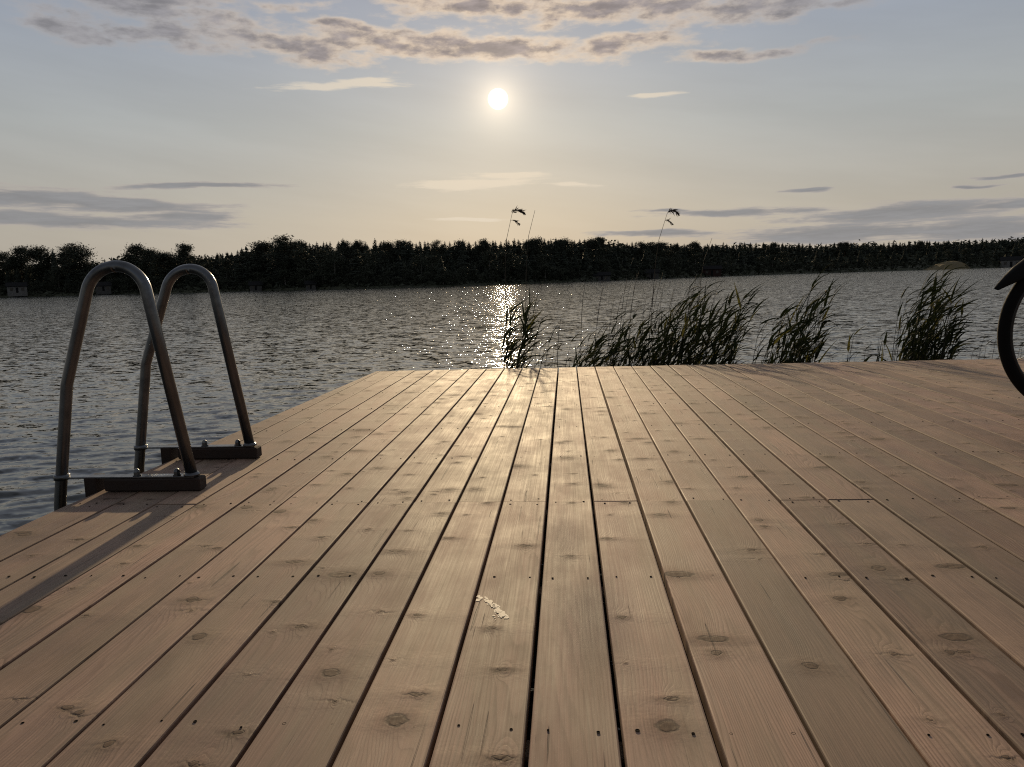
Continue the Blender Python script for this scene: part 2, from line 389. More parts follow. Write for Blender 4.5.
    wet = nt.noise(nt.comb(nt.math('MULTIPLY', x, 1.6), nt.math('MULTIPLY', y, 1.1), 2), 1, 4, .55)
    c = nt.mix(nt.math('MULTIPLY', band, nt.ramp(fib2, .3, .7, .6, 1.0)), WOOD_L, WOOD_D)
    c = nt.mix(nt.ramp(r1, 0, 1, .1, .75, smooth=False), c, nt.mix(r2, (.325, .195, .155), (.275, .205, .138)))
    c = nt.mix(nt.ramp(nt.noise(nt.comb(nt.math('MULTIPLY', xx, 14), nt.math('MULTIPLY', yy, 1.3), 31), 1, 3), .4, .68, 0, .5), c, (.285, .22, .145))
    c = nt.vmath('SCALE', c, scale=nt.ramp(nt.math('FRACT', nt.math('MULTIPLY', r1, 7.31)), 0, 1, .72, 1.26, smooth=False))
    c = nt.vmath('SCALE', c, scale=nt.ramp(fib, .25, .75, .82, 1.14)); c = nt.vmath('SCALE', c, scale=nt.ramp(fib2, .28, .72, .84, 1.12))
    c = nt.vmath('SCALE', c, scale=nt.ramp(mott, .28, .72, .82, 1.14))
    c = nt.vmath('SCALE', c, scale=nt.ramp(wet, .32, .7, .78, 1.08))
    c = nt.mix(nt.math('MULTIPLY', halo, .42), c, (.16, .10, .062))
    c = nt.mix(nt.math('MULTIPLY', knot, .85), c, (.10, .055, .03))
    c = nt.mix(nt.math('MULTIPLY', ringk, .75), c, (.035, .02, .012))
    c = nt.mix(nt.math('MULTIPLY', ln, .92), c, (.075, .045, .026))
    blot = nt.noise(nt.comb(nt.math('MULTIPLY', xx, 11), nt.math('MULTIPLY', yy, 3.4), 21), 1, 3, .55)
    c = nt.mix(nt.ramp(blot, .56, .76, 0, .5), c, (.13, .085, .05))
    # short drying checks
    ck = nt.noise(nt.comb(nt.math('MULTIPLY', xx, 130), nt.math('MULTIPLY', yy, 3.0), 11), 1, 1, .5)
    chk = nt.math('MULTIPLY', nt.ramp(ck, .685, .725), nt.ramp(nt.noise(nt.comb(nt.math('MULTIPLY', xx, 8), yy, 5), 2, 1), .5, .6))
    c = nt.mix(nt.math('MULTIPLY', chk, .75), c, (.05, .03, .02))
    c = nt.vmath('MULTIPLY', c, tint)
    nt.put(b.inputs['Base Color'], c)
    rg = nt.ramp(nt.math('ADD', nt.math('MULTIPLY', mott, .6), nt.math('MULTIPLY', fib2, .4)), .3, .7, .65, .79)
    nt.put(b.inputs['Roughness'], nt.math('ADD', rg, nt.math('MULTIPLY', halo, .12)))
    b.inputs['Specular IOR Level'].default_value = .5
    hgt = nt.math('ADD', nt.math('MULTIPLY', fib, .00016), nt.math('MULTIPLY', fib2, .0003))
    hgt = nt.math('ADD', hgt, nt.math('MULTIPLY', band, -.00009))
    hgt = nt.math('ADD', hgt, nt.math('MULTIPLY', mott, .0006))
    hgt = nt.math('ADD', hgt, nt.math('MULTIPLY', swell, .00035))
    hgt = nt.math('ADD', hgt, nt.math('MULTIPLY', halo, .0007))
    hgt = nt.math('ADD', hgt, nt.math('MULTIPLY', ringk, -.0003))
    hgt = nt.math('ADD', hgt, nt.math('MULTIPLY', chk, -.001)); hgt = nt.math('ADD', hgt, nt.math('MULTIPLY', ln, -.0006))
    bn = nt.new('ShaderNodeBump'); bn.inputs['Strength'].default_value = 1.0; bn.inputs['Distance'].default_value = 1.0
    nt.put(bn.inputs['Height'], hgt); nt.l.new(bn.outputs[0], b.inputs['Normal'])
    return m
WOOD_L = (.385, .243, .178); WOOD_D = (.175, .100, .068)

PW = .1285
def edge_x(y):     # the left edge of the deck is cut at a slight angle
    return -1.378 - .0345*(DECK_END - min(DECK_END, max(y, 2.1)))

def build_deck():
    wood = wood_material('deck_pine'); frame_m = simple('joist_timber', (.20, .14, .09), .75, scale=5, bump=.002)
    steel = simple('screw_steel', (.016, .012, .009), .9, 0.0, spec=.1)
    deck = empty('wooden_jetty', (0, 0, 0))
    tag(deck, 'broad weathered pine jetty deck of long parallel boards over the lake', 'jetty')
    rg = random.Random(8)
    verts, faces, att = [], [], []
    JO = .990; SPC = .5500
    joists = [JO + SPC*k for k in range(-8, 8)]
    xs = [-.0645 + PW*k for k in range(-10, 46)]
    screws = []
    gp = random.Random(15); gap_half = {k: GAPS.get(k, gp.uniform(.0021, .0041)) for k in range(-1, len(xs)+1)}
    def board(x0, x1, y0, y1, bc, r1, r2, left_cut=False, dz=0.0, bow=0.0):
        # cross-section with eased edges, several stations along the length
        n = max(2, int((y1-y0)/.35)); e = .003; T = .028
        base = len(verts)
        for i in range(n+1):
            y = y0 + (y1-y0)*i/n
            xa = edge_x(y) if left_cut else x0
            s = bow*math.sin(math.pi*(y-y0)/(y1-y0)) ; xa2, xb2 = xa+(0 if left_cut else s), x1+s
            cup = -.0007
            ring = [(xa2, -T), (xa2, -e), (xa2+e*.3, -e*.3), (xa2+e, 0), ((xa2+xb2)/2, cup), (xb2-e, 0), (xb2-e*.3, -e*.3), (xb2, -e), (xb2, -T)]
            for (x, z) in ring: verts.append((x, y, z+dz)); att.append((bc, r1, r2))
        K = 9
        for i in range(n):
            for k in range(K):
                a = base+i*K+k; b2 = base+i*K+(k+1) % K; faces.append((a, a+K, b2+K, b2))
        faces.append(tuple(base+k for k in range(K))); faces.append(tuple(base+n*K+k for k in range(K))[::-1])
    jy = JO+SPC*2
    for i in range(len(xs)+0):
        xr = xs[i]; xl = xs[i-1] if i else None
        g0 = rg.uniform(.0025, .0044)
        x0 = (xl + gap_half[i-1]) if i else None; x1 = xr - gap_half[i]
        bc = (xr-PW/2)
        jn = []
        if (i % 2 == 0) ^ (i in (9, 17, 18)): jn = [jy]
        else: jn = [jy + SPC*rg.choice((-6, -5, 12))]
        jn += [q for q in (jn[0]-3.84,) if q > -2.8]
        cuts = [-3.0] + sorted(q for q in jn if -2.9 < q < DECK_END-.2) + [DECK_END + rg.uniform(-.011, .011)]
        for a, b2 in zip(cuts[:-1], cuts[1:]):
            r1, r2 = rg.random(), rg.random()
            board(x0, x1, a+.0012, b2-.0012, bc, r1, r2, left_cut=(i == 0), dz=(0 if i == 10 else rg.uniform(-.0012, .0010)), bow=rg.uniform(-.0014, .0014))
        for q in joists:
            cut = any(abs(q-c) < .02 for c in cuts)
            for off in ((-.020, .020) if cut else (0,)):
                for sx in (.027, .101):
                    X = xr-PW+sx+rg.uniform(-.006, .006)
                    if i == 0: X = edge_x(q)+.03 + (.05 if sx > .05 else 0)
                    Yq = q+off+rg.uniform(-.008, .008)
                    if Yq < DECK_END-.02: screws.append((X, Yq))
    me = bpy.data.meshes.new('decking'); me.from_pydata(verts, [], faces); me.materials.append(wood); me.update()
    a = me.attributes.new('board', 'FLOAT_VECTOR', 'POINT'); a.data.foreach_set('vector', np.array(att, 'f4').ravel())
    o = bpy.data.objects.new('decking', me); COL.objects.link(o); o.parent = deck
    # joists and edge beams below
    xe = xs[-1]
    for q in joists:
        if q > DECK_END: continue
        mb = MB(); mb.cbox(((edge_x(q)+.05+xe)/2, q, -.028-.0735-.001), (xe-edge_x(q)-.05, .045, .145)); mb.build('joist', frame_m, deck)
    mb = MB(); mb.cbox(((xe-1.33)/2, DECK_END-.05, -.105), (xe+1.33, .045, .15)); mb.build('edge_beam', frame_m, deck)
    mb = MB()
    for (a, b2) in ((-3.0, 2.1), (2.1, DECK_END-.08)):
        p0 = Vector((edge_x(a)+.045, a, 0)); p1 = Vector((edge_x(b2)+.045, b2, 0)); dx = Vector((.0225, 0, 0))
        bb = len(mb.v)
        for p in (p0, p1):
            for (sx, zz) in ((-1, -.178), (1, -.178), (1, -.031), (-1, -.031)): mb.v.append((p.x+sx*.0225, p.y, zz))
        for q in ((0, 1, 2, 3), (7, 6, 5, 4), (0, 4, 5, 1), (1, 5, 6, 2), (2, 6, 7, 3), (3, 7, 4, 0)): mb.f.append(tuple(bb+k for k in q)); mb.m.append(0)
    mb.build('edge_beam', frame_m, deck)
    for (X, Y) in ((-1.1, .3), (-1.1, 4.6), (1.0, 4.6), (3.2, 4.6), (5.2, 4.6), (1.0, -2), (5.2, -2)):
        mb = MB(); mb.tube([(X, Y, -2.4), (X, Y, -.18)], .07, 14); mb.build('post', frame_m, deck, True)
    # countersunk screws: the hundred nearest are parts, the rest one part
    def screw_mb(mb, X, Y, s):
        mb.lathe([(.0042*s, -.0008), (.0042*s, .0001), (.0034*s, .00012), (.0024*s, -.0004)], (X, Y, .0004), 10)
    vis = []
    for (X, Y) in screws:
        d = Vector((X, Y, 0))-EYEP; w = d.dot(Fw)
        inside = w > .2 and abs(d.dot(Rt)/w*FPX) < 512 and abs(d.dot(Up)/w*FPX) < 384
        vis.append((0 if inside else 1, d.length, X, Y))
    vis.sort()
    mb = MB(); screw_mb(mb, 0, 0, 1.0); sm = mb.mesh('screw', steel, False)
    for v in vis[:100]:
        s = bpy.data.objects.new('screw', sm); COL.objects.link(s); s.parent = deck; s.location = (v[2], v[3], 0); k = rg.uniform(.4, .8); s.scale = (k, k, 1)
    mb = MB()
    for v in vis[100:]: screw_mb(mb, v[2], v[3], rg.uniform(.4, .8))
    s = mb.build('screws', steel, deck); s['kind'] = 'stuff'
    return deck
GAPS = {9: .0030, 10: .0037, 11: .0036, 8: .0036, 7: .0033, 12: .0036, 13: .0031, 5: .0032}

def build_smear():
    m, nt, b = material('dried_smear')
    tc = nt.new('ShaderNodeTexCoord').outputs['Object']
    n = nt.noise(tc, 180, 4, .6); nt.put(b.inputs['Base Color'], nt.mix(nt.ramp(n, .35, .65), (.40, .34, .27), (.60, .54, .46))); b.inputs['Roughness'].default_value = .62
    rg = random.Random(4); mb = MB()
    line = [(479, 597), (486, 600), (493, 604), (498, 610), (503, 615), (508, 617)]; side = [(495, 612), (494, 618)]
    cxb = -.0645-PW/2
    def flake(px, py, r):
        c = on_z(px, py, 0); n = 11; ph = rg.random()*6; dzf = .00035+.00006*(len(mb.f) % 11); pts = []
        for k in range(n):
            q = r*(.55+.75*rg.random()); X = c.x+q*math.cos(ph+6.283*k/n); Y = c.y+1.5*q*math.sin(ph+6.283*k/n)
            pts.append((X, Y, -.0007*(1-min(1, abs(X-cxb)/.058))+dzf))
        mb.face(pts)
    for (a, b2) in zip(line[:-1], line[1:]):
        for k in range(9):
            t = rg.random(); flake(a[0]+(b2[0]-a[0])*t+rg.gauss(0, 1.2), a[1]+(b2[1]-a[1])*t+rg.gauss(0, 1.3), rg.uniform(.0020, .0055))
    for q in side:
        for k in range(4): flake(q[0]+rg.gauss(0, 1), q[1]+rg.gauss(0, 1.2), rg.uniform(.001, .002))
    tag(mb.build('dried_smear', m), 'small pale dried smear on a jetty board in the foreground', 'stain')

# ------------------------------------------------------------------ bathing ladder
def arc_path(pts, r, n=8):
    """round the corners of a polyline with fillets of radius r (list)"""
    P = [Vector(p) for p in pts]; out = [P[0]]
    for i in range(1, len(P)-1):
        a = (P[i-1]-P[i]).normalized(); b = (P[i+1]-P[i]).normalized(); th = a.angle(b)
        rr = r[i] if hasattr(r, '__len__') else r
        t = rr/math.tan(th/2); t = min(t, (P[i-1]-P[i]).length*.499 if i > 1 else (P[i-1]-P[i]).length*.95, (P[i+1]-P[i]).length*.499 if i < len(P)-2 else 1e9)
        rr = t*math.tan(th/2); cdir = (a+b).normalized(); c = P[i]+cdir*(rr/math.sin(th/2))
        v0 = P[i]+a*t-c; v1 = P[i]+b*t-c; tot = v0.angle(v1); ax = v0.cross(v1).normalized()
        for k in range(n+1): out.append(c + Matrix.Rotation(tot*k/n, 3, ax) @ v0)
    out.append(P[-1]); return out

def build_ladder():
    steel, nt, b = material('brushed_steel')
    tc = nt.new('ShaderNodeTexCoord').outputs['Object']
    n = nt.noise(nt.vmath('MULTIPLY', tc, (60, 60, 8)), 1, 4, .6); n2 = nt.noise(tc, 14, 4, .6)
    nt.put(b.inputs['Base Color'], nt.mix(nt.ramp(n2, .4, .75), (.175, .183, .196), (.11, .114, .122))); b.inputs['Metallic'].default_value = 1.0
    nt.put(b.inputs['Roughness'], nt.ramp(nt.math('ADD', nt.math('MULTIPLY', n, .5), nt.math('MULTIPLY', n2, .5)), .3, .7, .22, .42))
    wood = simple('dark_stained_timber', (.030, .018, .013), .8, scale=14, bump=.002)
    lad = empty('swim_ladder', (-1.25, 2.48, 0))
    tag(lad, 'tubular steel swim ladder with two arched handrails bolted to the jetty edge', 'swim ladder')
    def kid(o): o.parent = lad; o.matrix_parent_inverse = Matrix.Translation((1.25, -2.48, 0)); return o
    specs = [(2.245, [(192, 474), (173, 395), (146, 290), (118, 267.5), (88, 286), (67, 384), (60, 505)], 192.0, 88, 104),
             (2.675, [(250, 445), (234, 375), (214, 292), (188.5, 270), (164, 297), (146, 364), (139, 470)], 250.0, 163, 177)]
    legs = []
    for (Y, px, xin, xe0, xe1) in specs:
        q = [on_y(a, c, Y) for a, c in px]
        foot = Vector((q[0].x, Y, .0455)); apex = q[3]
        inner_dir = (q[2]-foot).normalized(); out_dir = (q[4]-q[5]).normalized(); knee = q[5]
        # top corners of the arch: where the two straights reach the apex height
        zt = apex.z + .004
        A = foot + inner_dir*((zt-foot.z)/inner_dir.z); B = knee + out_dir*((zt-knee.z)/out_dir.z)
        legx = q[6].x; q6 = Vector((legx, Y, q[6].z)); low = Vector((legx-.012, Y, -1.35))
        path = arc_path([foot, A, B, knee, q6, low], [0, .15, .15, .02, .3, 0], 12)
        legb = legx + (knee.x-legx)*(.05-q6.z)/(knee.z-q6.z)
        mb = MB(); mb.tube(path, .0178, 20); kid(mb.build('handrail', steel, None, True)); legs.append(Vector((legx, Y, 0)))
        # mounting beam along the jetty edge, flat bar on top, two bolts, a short spacer beyond the edge
        x1 = foot.x + .034; ex = edge_x(Y)
        mb = MB(); mb.cbox(((x1+ex+.028)/2, Y, .022), (x1-ex-.028, .048, .040), e=.004); kid(mb.build('mounting_beam', wood))
        mb = MB(); mb.cbox((ex-.018, Y+.006, -.012), (.040, .060, .118), e=.004); kid(mb.build('spacer_block', wood))
        mb = MB(); mb.cbox(((x1-.02+legb)/2, Y, .0452), (x1-.02-legb, .036, .005), e=.001); kid(mb.build('flat_bar', steel))
        mb = MB(); mb.lathe([(.025, 0), (.025, .004), (.0215, .007), (.0205, .009)], (foot.x, Y, .0480), 20); kid(mb.build('foot_collar', steel, None, True))
        mb = MB(); mb.lathe([(.021, -.009), (.0235, -.008), (.0235, .008), (.021, .009)], (legb, Y, .0455), 18); kid(mb.build('clamp_ring', steel, None, True))
        for t in (.34, .80):
            bx = ex + .03 + (x1-ex-.03)*t*.92
            mb = MB(); mb.lathe([(.014, 0), (.014, .003), (.0105, .0032), (.0105, .012), (.0085, .018), (.004, .0215)], (bx, Y-.002, .0480), 6)
            kid(mb.build('bolt', steel))
    for k in range(4):
        z = -.34-.25*k
        mb = MB(); x = (legs[0].x+legs[1].x)/2; mb.cbox((x, (legs[0].y+legs[1].y)/2, z), (.07, legs[1].y-legs[0].y-.03, .025), e=.006); kid(mb.build('step', steel))

# ------------------------------------------------------------------ bicycle (its front wheel reaches into the picture)
def build_bicycle():
    rub = simple('tyre_rubber', (.006, .006, .006), .85, scale=40, bump=.001, spec=.15); alu = simple('black_alloy', (.02, .02, .021), .4, .3)
    chrome = simple('spoke_steel', (.35, .35, .35), .35, 1.0); paint = simple('dark_paint', (.02, .022, .026), .3); plast = simple('black_plastic', (.006, .006, .0065), .7, scale=20, spec=.2)
    Y = 3.21; R = .360; cf = Vector((2.101, Y, R+.0)); wb = 1.07; cr = cf+Vector((wb, 0, 0))
    bk = empty('bicycle', (cf.x+wb/2, Y, 0)); tag(bk, 'dark bicycle standing on the jetty, front wheel and mudguard at the right edge', 'bicycle')
    inv = Matrix.Translation(-bk.location)
    def kid(o, p=None):
        o.parent = p or bk; o.matrix_parent_inverse = inv; return o
    def wheel(c):
        mb = MB(); mb.torus(c, R-.046, .011, 72, 10, sq=1.15); wh = kid(mb.build('wheel', alu, None, True))
        def sub(o): o.parent = wh; return o
        mb = MB(); mb.torus(c, R-.0225, .0225, 96, 14)
        for i in range(120):                                   # tread knobs
            a = 2*math.pi*i/120
            for s in ():
                e = Vector((math.cos(a+s*.01), 0, math.sin(a+s*.01))); p = c+e*(R-.001); t = Vector((-e.z, 0, e.x)); w = Vector((0, .008, 0)); o = Vector((0, s*.009, 0))
                q = [p+o+t*.006+w*.8, p+o-t*.006+w*.8, p+o-t*.006-w*.8, p+o+t*.006-w*.8]; bb = len(mb.v)
                mb.v += [tuple(k-e*.006) for k in q]+[tuple(k-e*.0004) for k in q]
                for f in ((4,5,6,7),(0,1,5,4),(1,2,6,5),(2,3,7,6),(3,0,4,7)): mb.f.append(tuple(bb+k for k in f)); mb.m.append(0)
        sub(mb.build('tyre', rub, None, True))
        mb = MB(); mb.lathe([(.008, -.06), (.008, -.045), (.022, -.044), (.022, -.034), (.013, -.03), (.013, .03), (.022, .034), (.022, .044), (.008, .045), (.008, .06)], c, 16, 'Y'); sub(mb.build('hub', alu, None, True))
        mb = MB()
        for i in range(32):
            a = 2*math.pi*i/32; s = 1 if i % 2 else -1; ah = a + (.55 if i % 4 < 2 else -.55)
            mb.tube([c+Vector((.021*math.cos(ah), s*.038, .021*math.sin(ah))), c+Vector(((R-.055)*math.cos(a), 0, (R-.055)*math.sin(a)))],   .0015, 5)
        sub(mb.build('spokes', chrome, None, True))
        return wh
    wheel(cf); wheel(cr)
    def guard(c, prof, name='mudguard', sk=None):
        """prof: list of (angle deg, radius, half width)"""
        mb = MB(); base = len(mb.v); th = .003
        for ii, (a, r, w) in enumerate(prof):
            k = sk[ii] if sk else .012
            a = rad(a); e = Vector((math.cos(a), 0, math.sin(a)))
            for s, rr in ((-1, -k), (-.8, .0), (0, .008), (.8, .0), (1, -k)): mb.v.append(tuple(c+e*(r+rr)+Vector((0, s*w, 0))))
            for s, rr in ((1, -k-.002), (.75, .0), (0, .008), (-.75, .0), (-1, -k-.002)): mb.v.append(tuple(c+e*(r+rr-th)+Vector((0, s*w, 0))))
        n = 10
        for i in range(len(prof)-1):
            for k in range(n):
                p, q = base+i*n+k, base+i*n+(k+1) % n; mb.f.append((p, q, q+n, p+n)); mb.m.append(0)
        mb.f.append(tuple(base+k for k in range(n))); mb.m.append(0); mb.f.append(tuple(base+(len(prof)-1)*n+k for k in range(n))[::-1]); mb.m.append(0)
        kid(mb.build(name, plast, None, True))
    guard(cf, [(66, .374, .028), (80, .374, .031), (95, .374, .033), (110, .377, .034), (122, .384, .034), (132, .392, .033), (140, .400, .030), (147, .407, .023), (152, .412, .013), (155.5, .416, .004)],
          sk=[.012, .015, .022, .034, .042, .048, .046, .034, .018, .006])
    guard(cr, [(20, .40, .02), (40, .385, .028), (70, .375, .031), (100, .372, .031), (130, .372, .028)])
    head_t = Vector((cf.x+.30, Y, .90)); head_b = Vector((cf.x+.245, Y, .76)); bb_ = Vector((cr.x-.43, Y, .30)); seat_t = Vector((cr.x-.60+.04, Y, .82))
    seat_t = bb_ + Vector((.17, 0, .50))
    mb = MB(); mb.tube([head_t, head_b], .019, 14); mb.tube([head_t-Vector((0, 0, .03)), seat_t-Vector((0.005, 0, .03))], .015, 14); mb.tube([head_b, bb_], .019, 14); mb.tube([bb_, seat_t], .016, 14)
    for s in (-1, 1):
        mb.tube([bb_+Vector((0, s*.03, 0)), cr+Vector((0, s*.065, 0))], .010, 10); mb.tube([seat_t-Vector((.01, -s*.012, .05)), cr+Vector((0, s*.065, 0))], .008, 10)
    kid(mb.build('frame', paint, None, True))
    mb = MB(); cw = head_b-Vector((.012, 0, .05)); mb.tube([head_b, cw], .018, 12)
    for s in (-1, 1): mb.tube([cw+Vector((0, s*.01, 0)), cw+Vector((-.01, s*.052, -.03)), cw+Vector((-.10, s*.056, -.20)), cf+Vector((0, s*.058, 0))], [.016, .016, .014, .010], 12)
    kid(mb.build('fork', paint, None, True))
    mb = MB(); st = head_t+Vector((.015, 0, .05)); mb.tube([head_t, st, st+Vector((-.07, 0, .03))], .014, 12); hb = st+Vector((-.07, 0, .03))
    mb.tube([hb+Vector((.10, -.31, .02)), hb+Vector((.03, -.2, .015)), hb+Vector((0, -.07, 0)), hb+Vector((0, .07, 0)), hb+Vector((.03, .2, .015)), hb+Vector((.10, .31, .02))], .012, 12)
    kid(mb.build('handlebar', alu, None, True))
    for s in (-1, 1):
        mb = MB(); mb.tube([hb+Vector((.055, s*.235, .017)), hb+Vector((.103, s*.318, .02))], .017, 14); kid(mb.build('grip', rub, None, True))
    mb = MB(); sp = seat_t+Vector((.04, 0, .14)); mb.tube([seat_t-Vector((.01, 0, .05)), sp], .0135, 12); kid(mb.build('seat_post', alu, None, True))
    mb = MB()
    prof = [(-.15, .012, .022), (-.10, .020, .026), (-.03, .032, .03), (.04, .062, .036), (.10, .078, .04), (.125, .06, .034)]
    for i, (dx, w, hh) in enumerate(prof):
        for k in range(12):
            a = 2*math.pi*k/12; mb.v.append((sp.x+dx, Y+w*math.cos(a), sp.z+.03+hh*.6*math.sin(a)+.01*abs(dx)*8*(dx > 0)))
    for i in range(len(prof)-1):
        for k in range(12): mb.f.append((i*12+k, i*12+(k+1) % 12, (i+1)*12+(k+1) % 12, (i+1)*12+k)); mb.m.append(0)
    mb.f.append(tuple(range(12))); mb.m.append(0); mb.f.append(tuple(range(60, 72))[::-1]); mb.m.append(0)
    kid(mb.build('saddle', rub, None, True))
    mb = MB(); mb.torus(bb_+Vector((0, -.045, 0)), .085, .006, 40, 6); mb.lathe([(.02, -.06), (.02, .06)], bb_, 14, 'Y')
    for s, dx, dz in ((-1, .12, -.12), (1, -.12, .12)): mb.tube([bb_+Vector((0, s*.06, 0)), bb_+Vector((dx, s*.075, dz))], .010, 8)
    kid(mb.build('crankset', alu, None, True))
    for s, dx, dz in ((-1, .12, -.12), (1, -.12, .12)):
        mb = MB(); mb.cbox(tuple(bb_+Vector((dx, s*.125, dz))), (.09, .095, .022), e=.005); kid(mb.build('pedal', plast))
    mb = MB(); mb.tube([bb_+Vector((.09, -.03, 0)), Vector((bb_.x+.16, Y-.20, .006))], .008, 10); kid(mb.build('kickstand', alu, None, True))

# ------------------------------------------------------------------ reeds beyond the jetty
def leaf(mb, p, d, L, W, droop, rg, n=7):
    d = d.normalized(); side = d.cross(Vector((0, 0, 1)))
    side = side.normalized() if side.length > .05 else Vector((1, 0, 0))
    side = (Matrix.Rotation(rg.uniform(-1.2, 1.2), 3, d) @ side)
    pts = []; q = Vector(p)
    for i in range(n+1):
        t = i/n; w = W*(min(1, t*6+.25))*(1-t**1.7)*.5
        nn = side.cross(d).normalized()
        pts.append((q-side*w, q+nn*(w*.35), q+side*w))
        d = (d + Vector((.05, 0, -droop))/n*1.6).normalized(); q = q + d*(L/n)
    b = len(mb.v)
    for tri in pts: mb.v += [tuple(k) for k in tri]
    for i in range(n):
        a = b+i*3; mb.f += [(a, a+1, a+4, a+3), (a+1, a+2, a+5, a+4)]; mb.m += [0, 0]

def stalk_path(base, top, bend, n=9, hook=0.0):
    base = Vector(base); top = Vector(top); out = []
    for i in range(n+1):
        t = i/n; p = base.lerp(top, t); p.x += -bend*math.sin(math.pi*t)*.5 - hook*(math.sin(math.pi*t**4)); out.append(p)
    return out

def plume(mb, p, d, L, rg, n=95):
    d = d.normalized(); q = Vector(p); spine = []
    for i in range(11):
        spine.append((q.copy(), d.copy())); d = (d+Vector((.13, 0, -.27))).normalized(); q = q+d*(L/10)
    mb.tube([s[0] for s in spine], [.0016]*10+[.0006], 5)
    for i in range(n):
        k = rg.uniform(.5, 9.6); s, dd = spine[int(k)]; t = k/10
        l = L*.44*math.sin(math.pi*min(1, t*.85+.12))*rg.uniform(.5, 1.1)
        e = (dd*1.0+Vector((rg.gauss(.10, .35), rg.gauss(0, .35), rg.gauss(-.55, .40)))).normalized(); sd = e.orthogonal().normalized()*rg.uniform(.002, .0055)
        a = s + dd*(k-int(k))*L/10
        mb.face([a, a+e*l*.55+sd, a+e*l, a+e*l*.55-sd])

